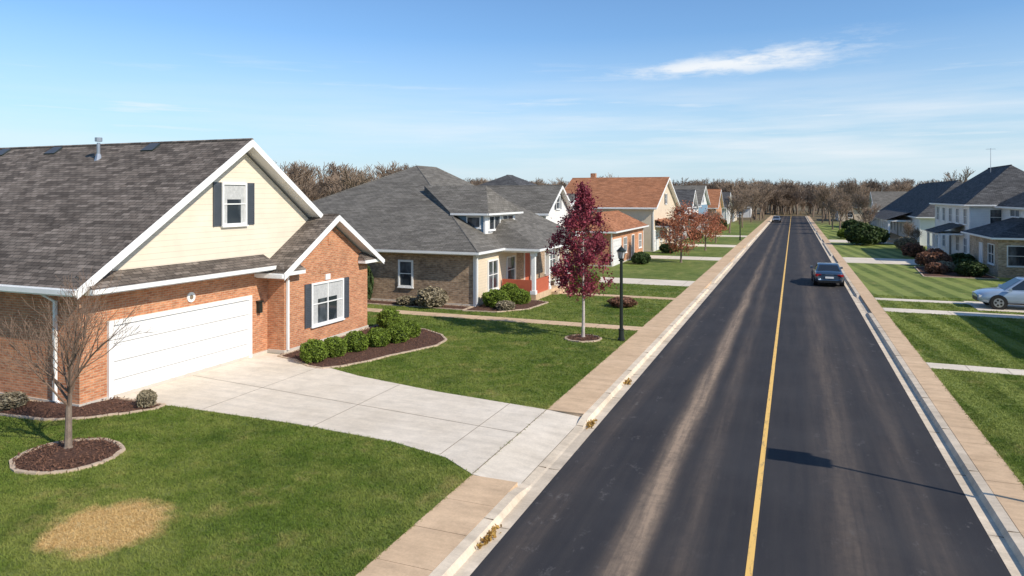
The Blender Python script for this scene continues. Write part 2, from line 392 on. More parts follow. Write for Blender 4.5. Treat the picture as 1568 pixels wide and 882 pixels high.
# ------------------------------------------------------------ grass blades
th=math.atan(431/1080.)
def grass():
    C=rng.uniform((-30,6),(16,48),(2000000,2)); x,y=C[:,0],C[:,1]
    D=-x*math.sin(th)+y*math.cos(th); Lx=x*math.cos(th)+y*math.sin(th)
    ok=(D>8)&(np.abs(Lx/np.maximum(D,1))<.80)&(((x<-6.40))|((x>4.40)))
    area=46*42/2000000.
    dens=np.minimum(720,165000/np.maximum(D,1)**2)
    ok&=rng.random(len(C))<dens*area
    C=C[ok]
    k=np.ones(len(C),bool)
    for p in beds: k&=~inpoly(C,p)
    x,y=C[:,0],C[:,1]
    for x0,x1,y0,y1 in [(-50,-17.85,13.9,27.3),(-24,-6,31.18,32.17),(-50,-13.8,33.4,60),(-16,-6,41.2,42),(4,16,28.2,29.1),(4,20,41.2,42.5),(9,20,43.4,46.9),(4,9,45.6,46.5),(-16,-6,47.7,50.8),(12.9,30,20,42)]:
        k&=~((x>x0)&(x<x1)&(y>y0)&(y<y1))
    C=C[k]; C=np.repeat(C,3,0)+rng.normal(0,.022,(len(C)*3,2)); n=len(C)
    D=(-C[:,0]*math.sin(th)+C[:,1]*math.cos(th))
    dist=np.clip(D/15,.9,2.2); a=rng.random(n)*6.283; w=(.009*dist)[:,None]; h=(.022+.032*rng.random(n))[:,None]
    t=np.stack([np.cos(a),np.sin(a),np.zeros(n)],1); lean=rng.normal(0,.028,(n,2))
    P=np.hstack([C,np.zeros((n,1))]); top=P.copy(); top[:,:2]+=lean; top[:,2:]+=h
    npmesh('lawn_grass',np.stack([P-t*w,P+t*w,top],1).reshape(-1,3),3,blades)
grass()

# ------------------------------------------------------------ houses
class House:
    def __init__(s,name,loc): s.e=empty(name,loc); s.p={}
    def __getitem__(s,k):
        if k not in s.p: s.p[k]=MB()
        return s.p[k]
    def done(s):
        for k,m in s.p.items(): m.build(k,s.e)
def Pf(face,c):
    return {'+x':lambda a,d,z:(c+d,a,z),'-x':lambda a,d,z:(c-d,a,z),'-y':lambda a,d,z:(a,c-d,z)}[face]
def ob(mb,P,a0,a1,d0,d1,z0,z1,m):
    p=P(a0,d0,z0);q=P(a1,d1,z1); mb.box(p[0],q[0],p[1],q[1],z0,z1,m)
def window(H,face,c,a0,a1,z0,z1,shutters=0,cols=1,rows=2,fw=.07,curt=False,sill=True):
    P=Pf(face,c); W=H['windows']
    q=[P(a0,.012,z0),P(a1,.012,z0),P(a1,.012,z1),P(a0,.012,z1)]; W.face(q,glass)
    if curt:
        zc=z0
        for s0,s1 in((a0,a0+(a1-a0)*.18),(a1-(a1-a0)*.18,a1)):
            W.face([P(s0,.018,zc),P(s1,.018,zc),P(s1,.018,z1),P(s0,.018,z1)],curtain)
        W.face([P(a0+(a1-a0)*.18,.017,z0+(z1-z0)*.62),P(a1-(a1-a0)*.18,.017,z0+(z1-z0)*.62),P(a1-(a1-a0)*.18,.017,z1),P(a0+(a1-a0)*.18,.017,z1)],curtain)
    T=H['window_frames']
    ob(T,P,a0-fw,a0,0,.07,z0-fw,z1+fw,white); ob(T,P,a1,a1+fw,0,.07,z0-fw,z1+fw,white)
    ob(T,P,a0,a1,0,.068,z1,z1+fw,white); ob(T,P,a0,a1,0,.068,z0-fw,z0,white)
    if sill: ob(T,P,a0-fw-.03,a1+fw+.03,0,.11,z0-fw-.05,z0-fw-.003,white)
    for k in range(1,cols):
        a=a0+(a1-a0)*k/cols; ob(T,P,a-.025,a+.025,.012,.05,z0,z1,white)
    for k in range(1,rows):
        z=z0+(z1-z0)*k/rows; ob(T,P,a0,a1,.012,.046,z-.02,z+.02,white)
    if shutters:
        Sx=H['shutters']; w=shutters
        for s0 in (a0-fw-.03-w,a1+fw+.03):
            ob(Sx,P,s0,s0+w,0,.035,z0-fw,z1+fw,shut)
            ob(Sx,P,s0+.0,s0+.05,.035,.055,z0-fw,z1+fw,shut); ob(Sx,P,s0+w-.05,s0+w,.035,.055,z0-fw,z1+fw,shut)
            z=z0
            while z<z1-.03: ob(Sx,P,s0+.05,s0+w-.05,.035,.05,z,z+.035,shut); z+=.07
def hip(H,x0,x1,y0,y1,ze,r0,r1,m,fascia=.18,part='roof'):
    R=H[part]; a,b,c,d=(x0,y0,ze),(x1,y0,ze),(x1,y1,ze),(x0,y1,ze)
    if abs(r1[0]-r0[0])>=abs(r1[1]-r0[1]) and r0!=r1:
        R.face([a,b,r1,r0],m);R.face([c,d,r0,r1],m);R.face([d,a,r0],m);R.face([b,c,r1],m)
    elif r0==r1:
        for p,q in((a,b),(b,c),(c,d),(d,a)): R.face([p,q,r0],m)
    else:
        R.face([a,b,r0],m);R.face([b,c,r1,r0],m);R.face([c,d,r1],m);R.face([d,a,r0,r1],m)
    F=H['fascia']; F.box(x0+.02,x1-.02,y0+.02,y1-.02,ze-fascia,ze-.004,white)
    for bx in((x0-.08,x1+.08,y0-.08,y0+.018),(x0-.08,x1+.08,y1-.018,y1+.08),(x0-.08,x0+.018,y0+.019,y1-.019),(x1-.018,x1+.08,y0+.019,y1-.019)):
        F.box(*bx,ze-.13,ze-.01,white)
def ridgecap(H,a,b,m,w=.13):
    a=Vector(a);b=Vector(b); H['roof'].tube(a-Vector((0,0,.03)),b-Vector((0,0,.03)),w*.6,w*.6,6,m)
def gable(H,x0,x1,y0,y1,ze,zr,m,axis='x',t=.2,tr=white,ym=None):
    R=H['roof'];
    def mk(pts): 
        return pts if axis=='x' else [(p[1],p[0],p[2]) for p in pts]
    if axis=='y': x0,x1,y0,y1=y0,y1,x0,x1
    ym=(y0+y1)/2
    for ye in(y0,y1):
        top=[(x0,ye,ze),(x1,ye,ze),(x1,ym,zr),(x0,ym,zr)]
        bot=[(p[0],p[1],p[2]-t) for p in top]
        R.face(mk(top),m); H['rake_boards'].face(mk(bot),tr)
        for i in(0,1,3):
            j=(i+1)%4; H['rake_boards'].face(mk([top[i],top[j],bot[j],bot[i]]),tr)
        for xe,dx in((x0,-.03),(x1,.03)):
            H['rake_boards'].face(mk([(xe+dx,ye,ze-.01),(xe+dx,ym,zr-.01),(xe+dx,ym,zr-t-.05),(xe+dx,ye,ze-t-.05)]),tr)
            H['rake_boards'].face(mk([(xe+dx,ye,ze-.01),(xe+dx,ym,zr-.01),(xe,ym,zr-.01),(xe,ye,ze-.01)]),tr)
        s=-1 if ye==y0 else 1
        if axis=='x': H['gutters'].box(x0,x1,ye+.003*s,ye+.11*s,ze-.16,ze-.03,white)
        else: H['gutters'].box(ye+.003*s,ye+.11*s,x0,x1,ze-.16,ze-.03,white)
    ridgecap(H,mk([(x0,ym,zr)])[0],mk([(x1,ym,zr)])[0],m)
def garage_door(H,face,c,a0,a1,zt):
    P=Pf(face,c); G=H['garage_door']
    n=4
    for k in range(n):
        z0=.02+(zt-.02)*k/n; z1=.02+(zt-.02)*(k+1)/n-.02
        ob(G,P,a0,a1,0.005,.035,z0,z1,door_white)
        nc=8; w=(a1-a0)/nc
        for i in range(nc): ob(G,P,a0+i*w+.07,a0+(i+1)*w-.07,.035,.047,z0+.09,z1-.09,door_white)
    ob(G,P,a0,a1,.001,.006,.02,zt,joint)
    T=H['garage_trim']
    ob(T,P,a0-.14,a0,0,.09,0.02,zt+.14,white); ob(T,P,a1,a1+.14,0,.09,0.02,zt+.14,white); ob(T,P,a0,a1,0,.088,zt,zt+.14,white)
def door(H,face,c,a0,a1,z0,z1,m):
    P=Pf(face,c); ob(H['front_door'],P,a0,a1,0,.03,z0,z1,m)
    for s0,s1 in((a0-.08,a0),(a1,a1+.08)): ob(H['door_trim'],P,s0,s1,0,.06,z0,z1+.08,white)
    ob(H['door_trim'],P,a0,a1,0,.058,z1,z1+.08,white)
def downspout(H,x,y,z0,z1,dx=0,dy=0):
    D=H['downspout']; D.box(x-.045,x+.045,y-.04,y+.04,z0+.15,z1-.3,white)
    D.tube((x,y,z1-.32),(x+dx,y+dy,z1),.04,.04,4,white); D.tube((x,y,z0+.17),(x-dx*.5,y-dy*.5-.1,z0+.05),.04,.04,4,white)

# ---- near brick house
H=House('brick_house',(-18.7,20.2,0))
W=H['walls']
W.box(-45,-18.7,13.95,26.5,0,3.36,brick_red)
W.box(-20,-17.9,21.6,27.2,.0,3.2,brick_red)
W.face([(-17.9,21.6,3.2),(-17.9,27.2,3.2),(-17.9,24.4,4.93)],brick_red)
H['siding'].face([(-18.72,13.9,3.3),(-18.72,26.6,3.3),(-18.72,20.24,7.72)],sid_cream)
W.box(-45.02,-18.66,13.91,26.54,-.05,.12,foundation); W.box(-18.65,-17.86,21.56,27.24,-.05,.16,foundation)
gable(H,-45,-18.2,13.5,26.98,3.44,8.05,sh_brown,'x',.22)
gable(H,-19.6,-17.42,21.0,27.8,3.13,5.22,sh_brown,'x',.2)
R=H['roof']; R.face([(-18.0,13.85,3.40),(-18.0,21.4,3.40),(-18.72,21.4,3.78),(-18.72,13.85,3.78)],sh_brown)
F=H['fascia']; F.box(-18.69,-18.02,13.87,21.4,3.22,3.39,white); F.box(-18.0,-17.9,13.75,21.45,3.27,3.395,white)
R.face([(-18.0,13.86,3.40),(-18.72,13.86,3.78),(-18.72,13.86,3.40)],sh_brown)
for a,b in((21.1,22.35),(26.45,27.7)):
    F.box(-17.88,-17.5,a,b,3.02,3.16,white)
    R.face([(-17.48,a-.02,3.17),(-17.48,b+.02,3.17),(-17.88,b-.1,3.48),(-17.88,a+.1,3.48)],sh_brown)
    R.face([(-17.48,b+.02,3.17),(-17.88,b+.02,3.17),(-17.88,b-.1,3.48)],sh_brown); R.face([(-17.48,a-.02,3.17),(-17.88,a-.02,3.17),(-17.88,a+.1,3.48)],sh_brown)
garage_door(H,'+x',-18.7,14.95,20.55,2.18)
window(H,'+x',-18.72,19.35,20.4,5.02,6.4,.36,1,2,.08,curt=True)
window(H,'+x',-17.9,23.25,25.25,.85,2.42,.36,2,2,.08,curt=True)
ob(H['window_frames'],Pf('+x',-17.9),24.1,24.4,0,.05,2.55,2.78,white)
ob(H['window_frames'],Pf('+x',-17.9),23.78,24.72,0,.02,2.83,3.0,brick_org)
ob(H['gable_vent'],Pf('+x',-17.9),24.28,24.52,0,.04,4.0,4.3,brick_org)
downspout(H,-19.6,13.88,0,3.3,-.35,-.3); downspout(H,-17.83,21.72,0,3.1,.25,-.25)
P=Pf('+x',-18.7)
ob(H['wall_lantern'],P,21.0,21.16,.0,.16,1.62,2.02,dark); ob(H['wall_lantern'],P,20.97,21.19,0,.2,2.02,2.07,dark)
H['house_number'].tube((-18.7,17.9,2.62),(-18.66,17.9,2.62),.17,.17,16,white)
H['house_number'].tube((-18.66,17.9,2.62),(-18.655,17.9,2.62),.08,.08,12,joint)
V=H['roof_vents']
V.tube((-24.9,19.36,7.2),(-24.9,19.36,8.05),.07,.06,10,metal); V.tube((-24.9,19.36,8.1),(-24.9,19.36,8.25),.13,.13,10,metal); V.tube((-24.9,19.36,7.3),(-24.9,19.36,7.62),.17,.08,10,metal)
for vx in(-22.8,-28.2,-31.4): 
    V.face([(vx-.3,19.7,7.74),(vx+.3,19.7,7.74),(vx+.25,20.1,8.03),(vx-.25,20.1,8.03)],shut)
    V.face([(vx-.3,19.7,7.74),(vx+.3,19.7,7.74),(vx+.3,19.72,7.6),(vx-.3,19.72,7.6)],dark)
    for sx in(-.3,.3): V.face([(vx+sx,19.7,7.74),(vx+sx*.83,20.1,8.03),(vx+sx,20.1,7.9),(vx+sx,19.7,7.6)],dark)
H.done()

# ---- second house: hipped tan brick with dormer and porch
H=House('hip_roof_house',(-25,44,0)); W=H['walls']
W.box(-35,-16.0,34.6,52.4,0,2.9,brick_tan)
W.box(-15.99,-15.9,34.62,40.6,0,2.88,sid_beige); W.box(-16.05,-15.86,34.56,34.8,0,2.86,white)
W.box(-35.03,-15.87,34.57,52.43,-.05,.14,foundation)
hip(H,-35.5,-15.55,34.1,52.9,3.0,(-25,44.3,8.15),(-25,47.2,8.15),sh_grey)
for a,b in(((-15.55,34.1,3),(-25,44.3,8.15)),((-15.55,52.9,3),(-25,47.2,8.15)),((-25,44.3,8.15),(-25,47.2,8.15)),((-35.5,34.1,3),(-25,44.3,8.15))): ridgecap(H,a,b,sh_grey,.1)
D_=H['dormer']; D_.box(-19.2,-17.0,38.2,42.8,3.3,4.95,sid_blue); D_.box(-17.02,-16.9,38.1,42.9,3.75,4.92,white)
A=(-19.0,37.75,4.98);Bq=(-16.55,37.75,4.98);C2=(-16.55,43.25,4.98);D2=(-20.5,43.25,4.98);r0=(-22.3,40.5,6.66);r1=(-17.9,40.5,6.66)
R=H['roof']; R.face([A,Bq,r1,r0],sh_grey); R.face([Bq,C2,r1],sh_grey); R.face([C2,D2,r0,r1],sh_grey)
R.face([A,r0,(r0[0],r0[1],5.9),(A[0],A[1],4.4)],sh_grey); R.face([D2,r0,(r0[0],r0[1],5.9),(D2[0],D2[1],4.4)],sh_grey)
F=H['fascia']; F.box(-18.9,-16.57,37.77,43.2,4.82,4.976,white); F.box(-16.57,-16.47,37.7,43.3,4.86,4.97,white); F.box(-19,-16.58,37.67,37.765,4.86,4.97,white)
window(H,'+x',-16.9,38.6,40.2,4.0,4.75,0,2,1); window(H,'+x',-16.9,40.7,42.4,4.0,4.75,0,2,1); window(H,'-y',38.2,-18.1,-17.3,4.15,4.72,0,1,1)
window(H,'-y',34.6,-20.6,-19.85,.98,2.3,0,1,2,.1); window(H,'+x',-15.9,36.2,37.5,.75,2.3,0,2,2,.1)
door(H,'+x',-16.0,42.2,43.2,.35,2.45,rust_red); window(H,'+x',-15.9,39.0,40.2,.8,2.3,0,1,2); window(H,'+x',-16.0,46.2,48.6,.7,2.3,0,3,2)
PO=H['porch']; PO.box(-15.85,-13.7,38.0,44.6,0,.34,conc_walk); PO.box(-13.7,-13.3,40.8,42.4,0,.17,conc_walk)
PO.box(-13.95,-13.8,38.05,40.75,.34,1.15,rust_red); PO.box(-15.8,-13.96,38.02,38.15,.34,1.15,rust_red); PO.box(-13.95,-13.8,42.5,44.5,.34,1.15,rust_red)
for py in(38.15,40.7,42.5,44.45):
    PO.box(-13.99,-13.77,py-.11,py+.11,.34,2.72,white); PO.box(-14.04,-13.72,py-.16,py+.16,.34,.55,white); PO.box(-14.04,-13.72,py-.16,py+.16,2.55,2.72,white)
PO.box(-15.9,-13.75,38.0,44.6,2.722,2.86,white)
hip(H,-18.5,-13.4,37.7,44.95,2.98,(-17.2,40.9,4.7),(-17.2,41.9,4.7),sh_grey,.14)
downspout(H,-15.8,34.5,0,2.95,.2,-.2)
H.done()

# ---- generic neighbours
def neighbour(name,x0,x1,y0,y1,ze,zr,kind,wall,roof,face='+x',upper=None,two=False,base=None,gar=True,doorm=None,off=.45):
    H=House(name,((x0+x1)/2,(y0+y1)/2,0)); W=H['walls']; c=x1 if face=='+x' else x0
    zb=ze-.12
    if base: 
        W.box(x0,x1,y0,y1,0,1.1,base); W.box(x0+.03,x1-.03,y0+.03,y1-.03,1.1,zb,wall)
    else: W.box(x0,x1,y0,y1,0,zb,wall)
    W.box(x0-.03,x1+.03,y0-.03,y1+.03,-.05,.12,foundation)
    for cx in (x0,x1):
        for cy in(y0,y1): H['corner_boards'].box(cx-.05,cx+.05,cy-.05,cy+.05,.13,zb-.01,white)
    if kind=='hip':
        rx=(x0+x1)/2; ry=(y0+y1)/2; dx=(x1-x0)/2; dy=(y1-y0)/2
        if dx>dy: a=(rx-(dx-dy),ry,zr);b=(rx+(dx-dy),ry,zr)
        else: a=(rx,ry-(dy-dx)-.01,zr);b=(rx,ry+(dy-dx)+.01,zr)
        hip(H,x0-off,x1+off,y0-off,y1+off,ze,a,b,roof); ridgecap(H,a,b,roof)
    elif kind=='gx':
        gable(H,x0-off,x1+off,y0-off,y1+off,ze-.05,zr,roof,'x'); sl=(zr-ze+.05)/((y1-y0)/2+off)
        for cx in(x0,x1): H['gable_wall'].face([(cx,y0,zb),(cx,y1,zb),(cx,(y0+y1)/2,zb+ (y1-y0)/2*sl*.97)],upper or wall)
        if zr-ze>2.2:
            ym=(y0+y1)/2; window(H,face,c,ym-.5,ym+.5,ze+.3,ze+1.4,.3 if random.random()<.4 else 0,1,2)
    else:
        gable(H,x0-off,x1+off,y0-off,y1+off,ze-.05,zr,roof,'y'); sl=(zr-ze+.05)/((x1-x0)/2+off)
        for cy in(y0,y1): H['gable_wall'].face([(x0,cy,zb),(x1,cy,zb),((x0+x1)/2,cy,zb+(x1-x0)/2*sl*.97)],upper or wall)
    n=max(2,int((y1-y0)/3.2)); w=(y1-y0)/n; fs=[0.9] if not two else [.9,3.5]
    for z in fs:
        for k in range(n):
            a=y0+w*(k+.5)
            if z<1 and gar and k==0 and w>2.6: garage_door(H,face,c,a-w/2+.35,a+w/2-.2,2.15); continue
            if z<1 and k==n//2: door(H,face,c,a-.5,a+.5,.15,2.25,doorm or shut); continue
            if z+1.35<zb: window(H,face,c,a-.6,a+.6,z,z+1.3,0,2,2)
    n=max(1,int((x1-x0)/4)); w=(x1-x0)/n
    for z in fs:
        for k in range(n):
            a=x0+w*(k+.5)
            if z+1.35<zb: window(H,'-y',y0+(.03 if base and z>1 else 0),a-.5,a+.5,z,z+1.3,0,1,2)
    return H
neighbour('suburban_house',-36,-19,55,61.6,4.6,6.9,'gx',sid_white,sh_grey,two=True).done()
h=neighbour('suburban_house',-31,-19.6,64,74.5,3.6,6.9,'hip',sid_grey,sh_grey)
h['dormer'].box(-23.5,-20.3,66,69.2,3.7,5.3,white); gable(h,-24.5,-19.9,65.7,69.5,5.3,6.2,sh_grey,'x'); window(h,'+x',-20.3,66.6,68.6,4.3,5.1,0,2,1)
window(h,'-y',66,-22.6,-21.2,4.4,5.1,0,2,1)
h.done()
h=neighbour('brick_cottage',-18.4,-14.3,58.6,72,3.0,4.5,'hip',brick_org,sh_rust); h.done()
h=neighbour('gabled_house',-25,-14,76,92,4.8,8.2,'gx',sid_beige,sh_rust,two=True); 
h['chimney'].box(-23.3,-22.7,84.6,85.2,6.5,8.8,brick_org)
h['porch'].box(-13.95,-12.2,77,84,2.6,2.75,white); h['porch'].face([(-12,76.8,2.76),(-12,84.2,2.76),(-14,84.2,3.4),(-14,76.8,3.4)],sh_rust)
for py in(77.2,80.5,83.8): h['porch'].box(-12.5,-12.3,py-.1,py+.1,0,2.6,white)
h.done()
h=neighbour('suburban_house',-40,-26,74,90,5,8.6,'hip',sid_blue,sh_dark,two=True); h.done()
h=neighbour('suburban_house',-25,-14,98,114,4.4,7.4,'hip',sid_white,sh_dark,two=True); 
gable(h,-19,-13.3,102,109,4.3,6.9,sh_dark,'x'); h['gable_wall'].face([(-13.8,102.4,4.2),(-13.8,108.6,4.2),(-13.8,105.5,6.5)],sid_white)
h['walls'].box(-18,-13.8,102.4,108.6,2.7,4.2,sid_white); window(h,'+x',-13.8,104.2,106.8,3.3,4.6,0,3,2)
h['porch_roof'].box(-14,-12.0,100,112,2.6,2.75,white)
for py in(100.2,104,108,111.8): h['porch_posts'].box(-12.3,-12.1,py-.1,py+.1,0,2.6,white)
h['porch_roof'].face([(-11.8,99.8,2.76),(-11.8,112.2,2.76),(-14.0,112.2,3.4),(-14.0,99.8,3.4)],sh_dark); h.done()
neighbour('suburban_house',-26,-14.5,119,132,4.6,7.8,'gx',sid_blue,sh_grey,upper=sid_white,two=True).done()
neighbour('brick_cottage',-24,-13.5,137,148,3.8,7.3,'gx',brick_org,sh_rust).done()
neighbour('suburban_house',-22,-13,153,164,3.6,6.8,'gx',sid_white,sh_dark).done()
neighbour('suburban_house',-22,-13,170,182,3.4,6.8,'hip',sid_beige,sh_grey).done()
neighbour('suburban_house',-48,-36,104,118,4.2,7.4,'hip',sid_beige,sh_grey).done()
neighbour('suburban_house',-46,-34,128,140,4.2,7.4,'gx',sid_grey,sh_dark).done()
neighbour('suburban_house',-22,-11,205,216,3.0,6.2,'gx',sid_white,sh_grey).done()
neighbour('suburban_house',10,20,186,198,3.2,6.4,'hip',sid_beige,sh_dark,face='-x').done()
# ---- right side
H=neighbour('white_two_storey_house',14.3,22.3,72,88,5.25,8.8,'hip',sid_white,sh_dark,face='-x',two=True,gar=False)
W=H['walls']
W.box(16.6,27,60.5,71.9,0,5.0,sid_white)
hip(H,16.1,27.5,60,72.4,5.12,(20.5,66,8.4),(22.5,66,8.4),sh_dark)
W.box(14.0,16.55,61.5,70.5,0,2.8,stone_tan)
hip(H,13.5,17.2,61.0,71,2.95,(16.59,64,4.3),(16.59,68,4.3),sh_dark,.16)
window(H,'-x',16.6,62,64,3.9,4.8,0,2,1); window(H,'-x',16.6,66.5,69,4.35,4.85,0,2,1)
window(H,'-x',14.0,62.5,64.2,.9,2.3,0,2,2); door(H,'-x',14.0,66.0,67.0,.1,2.2,white); window(H,'-y',61.5,14.6,15.9,.9,2.3,0,1,2)
window(H,'-y',60.5,18,19.5,3.4,4.6,0,2,2); window(H,'-y',60.5,18,19.5,.9,2.2,0,2,2)
W.box(15.5,16.55,58,60.4,0,2.6,stone_tan)
H['porch'].box(12.2,14.2,74,80,2.45,2.6,white); H['porch'].face([(12.0,73.8,2.61),(12.0,80.2,2.61),(14.3,80.2,3.4),(14.3,73.8,3.4)],sh_dark); H['porch'].box(12.2,14.2,74,80,0,.3,conc_walk)
for py in(74.2,77,79.8): H['porch'].box(12.25,12.45,py-.1,py+.1,.3,2.45,white)
H['porch'].box(12.32,12.38,74.2,79.8,1.1,1.18,white)
for k in range(24): H['porch'].box(12.33,12.37,74.3+k*.23,74.34+k*.23,.3,1.1,white)
H['antenna'].tube((17.6,80,8.2),(17.6,80,10.6),.03,.02,5,metal); H['antenna'].tube((17.2,80,10.5),(18.0,80,10.5),.02,.02,4,metal)
H.done()
H=neighbour('porch_house',14,23.5,96,134,3.5,7.9,'hip',sid_white,sh_dark,face='-x')
PO=H['porch']; PO.box(11.2,13.9,102,126,0,.4,conc_walk)
for k in range(11):
    py=102.2+k*2.36; PO.box(11.3,11.5,py-.1,py+.1,.4,2.7,white)
PO.box(11.25,11.4,102,126,1.2,1.3,white); PO.box(11.2,13.9,102,126,2.7,2.9,white)
PO.face([(10.9,101.7,2.91),(10.9,126.3,2.91),(14.0,126.3,4.0),(14.0,101.7,4.0)],sh_dark)
H.done()
neighbour('suburban_house',14,24,143,156,3.4,6.8,'gx',sid_white,sh_grey,face='-x').done()
# house beyond the right edge of the photo (its shadow falls across the lawn)
neighbour('suburban_house',13.6,25,30,40,4.3,7.2,'hip',sid_beige,sh_dark,face='-x',gar=False).done()

# ------------------------------------------------------------ trees
def grow(mb,p,d,L,r,lvl,maxl,rnd,m,kids,ratio=.62,up=.18,spread=.75,minr=.004,segs=3,sides=(7,5,4,3,3)):
    pts=[Vector(p)]; dd=Vector(d).normalized()
    radii=[r]
    for k in range(segs):
        dd=(dd+Vector((rnd.gauss(0,.10),rnd.gauss(0,.10),rnd.gauss(0,.06)+up*.25))).normalized()
        pts.append(pts[-1]+dd*(L/segs)); radii.append(max(minr,r*(1-.62*(k+1)/segs)))
    n=sides[min(lvl,4)]
    for k in range(segs): mb.tube(pts[k],pts[k+1],radii[k],radii[k+1],n,m)
    if lvl>=maxl: return
    kc=kids[min(lvl,len(kids)-1)]
    for c in range(kc):
        t=.28+.72*(c+rnd.random())/kc if lvl else .38+.62*(c+.5)/kc
        f=t*segs; i=min(segs-1,int(f)); q=pts[i].lerp(pts[i+1],f-i); rad=radii[i]+(radii[i+1]-radii[i])*(f-i)
        ax=(pts[i+1]-pts[i]).normalized(); o=ax.orthogonal().normalized(); o.rotate(Matrix.Rotation(c*2.4+rnd.random()*1.2,3,ax))
        nd_=(ax+o*spread*rnd.uniform(.7,1.3)+Vector((0,0,up))).normalized()
        grow(mb,q,nd_,L*ratio*rnd.uniform(.75,1.15)*(1.15-.45*t),max(minr,rad*.62),lvl+1,maxl,rnd,m,kids,ratio,up,spread,minr,segs if lvl<1 else 2,sides)
rnd=random.Random(12)
e=empty('bare_tree',(-15.86,11.55,0)); mb=MB()
mb.tube((-15.86,11.55,.02),(-15.86,11.55,.12),.13,.085,8,bark); mb.tube((-15.86,11.55,.12),(-15.84,11.55,1.0),.085,.065,8,bark)
mb.tube((-15.84,11.55,1.0),(-15.80,11.56,1.5),.065,.04,7,bark)
for k in range(10):
    a=k*2.4; z=.9+.07*k; w_=.9 if k%3 else .3
    grow(mb,(-15.84,11.55,z),(math.cos(a)*w_,math.sin(a)*w_,1.0),(1.85 if k%3 else 2.1)*rnd.uniform(.8,1.12),.030,1,4,rnd,twig_red,[0,6,5,3],.58,.20,.62,.0034,4)
mb.build('trunk_and_branches',e,uvs=False)
vars_=[]
for s in range(6):
    rnd=random.Random(40+s); mb=MB()
    grow(mb,(0,0,0),(0,0,1),5.6,.20,0,3,rnd,wood_far,[10,9,6],.62,.28,.75,.028,4,(5,4,3,3,3))
    o=mb.build('bt',uvs=False); me=o.data; bpy.data.objects.remove(o)
    top=max(v.co.z for v in me.vertices); vars_.append((me,top))
def inst(me,top,x,y,Ht,parent,name,rnd,wide=1.):
    o=bpy.data.objects.new(name,me); COL.objects.link(o); s=Ht/top
    o.location=(x,y,0); o.scale=(s*wide,s*wide,s); o.rotation_euler=(0,0,rnd.random()*6.28); attach(o,parent)
tl=empty('distant_trees',(0,200,0)); rnd=random.Random(5); cnt=0
while cnt<680:
    az=rnd.uniform(-.95,.30); D=rnd.uniform(170,330); x=math.sin(az)*D; y=math.cos(az)*D
    if y<150 and x>-60: continue
    if -7<x<5 and y<238: continue
    if 8<x<22 and 183<y<200: continue
    if -25<x<-9 and y<218: continue
    me,top=vars_[cnt%6]; Dd=-x*math.sin(th)+y*math.cos(th)
    Ht=(6+26*Dd/1080)*rnd.uniform(.72,1.06)
    if cnt%4==0: Ht*=.45
    inst(me,top,x,y,Ht,tl,'tree',rnd,1.25); cnt+=1
for k in range(26):
    me,top=vars_[k%6]; inst(me,top,rnd.uniform(-9,9),rnd.uniform(238,262),rnd.uniform(4,12),tl,'tree',rnd,1.4)
cnt=0
while cnt<75:
    az=rnd.uniform(-1.0,-.50); D=rnd.uniform(95,160); x=math.sin(az)*D; y=math.cos(az)*D
    if x>-52: continue
    me,top=vars_[cnt%6]; inst(me,top,x,y,(6+50*D/1080)*rnd.uniform(.65,1.05),tl,'tree',rnd,1.15); cnt+=1
def bare(x,y,Ht,s):
    e=empty('bare_tree',(x,y,0)); me,top=vars_[s%6]; inst(me,top,x,y,Ht,e,'trunk_and_branches',random.Random(s))
for i,(x,y,hh) in enumerate([(6.8,122,5.5),(6.5,138,6.5),(8.5,150,8),(10,112,5),(7,160,9),(-10,98,4.5),(-9.5,118,6),(-9,140,7),(-10.5,155,8),(12,165,10),(-9,170,8),(11.5,138,7),(-28,104,9),(-30,118,10),(26,140,11),(12,92,3.2),(12.3,88,2.6),(6,172,8),(-9,186,8),(7,184,8),(-10,198,9),(8,200,9)]): bare(x,y,hh,i)

def leafy(name,x,y,prof,zc0,zc1,nclump,nleaf,size,clr,leaf,trunkm,trunk_r,trunk_h,lean=0):
    e=empty(name,(x,y,0)); mb=MB(); rn=random.Random(int(x*10)+3)
    mb.tube((x,y,.0),(x,y,.15),trunk_r*1.5,trunk_r,9,trunkm)
    pts=[Vector((x,y,.15))]; 
    for k in range(1,7): pts.append(Vector((x+rn.gauss(0,.02),y+rn.gauss(0,.02),.15+(zc1*.92-.15)*k/6)))
    for k in range(6): mb.tube(pts[k],pts[k+1],trunk_r*(1-.15*k),trunk_r*(1-.15*(k+1)),8,trunkm)
    z=trunk_h
    while z<zc1*.93:
        t=(z-zc0)/(zc1-zc0); rad=np.interp(max(0,t),*prof)
        for q in range(3):
            a=rn.random()*6.28; b=Vector((x+math.cos(a)*rad*.8,y+math.sin(a)*rad*.8,z+rad*.75+.1)); mb.tube((x,y,z),b,trunk_r*.35,.008,4,bark)
        z+=(zc1-zc0)/14
    mb.build('trunk',e,uvs=False)
    n=nclump; t=rng.random(n)**.9; a=rng.random(n)*6.283; R=np.interp(t,*prof)*(.30+.80*rng.random(n)**.6)*(1+.20*np.sin(a*3+t*9))
    C=np.stack([x+np.cos(a)*R,y+np.sin(a)*R,zc0+t*(zc1-zc0)],1)
    sc=clr*(.45+.9*rng.random(n)); idx=np.repeat(np.arange(n),nleaf)
    P=C[idx]+rng.normal(size=(len(idx),3))*sc[idx][:,None]*np.array([1,1,1.25])
    npmesh('crown',leafquads(P,size),4,leaf,e)
leafy('plum_tree',-8.2,28.6,([0,.08,.22,.42,.60,.76,.88,1],[.45,1.0,1.28,1.12,.82,.50,.24,.05]),1.95,6.3,185,66,.056,.14,leaf_plum,bark_pale,.075,1.7)
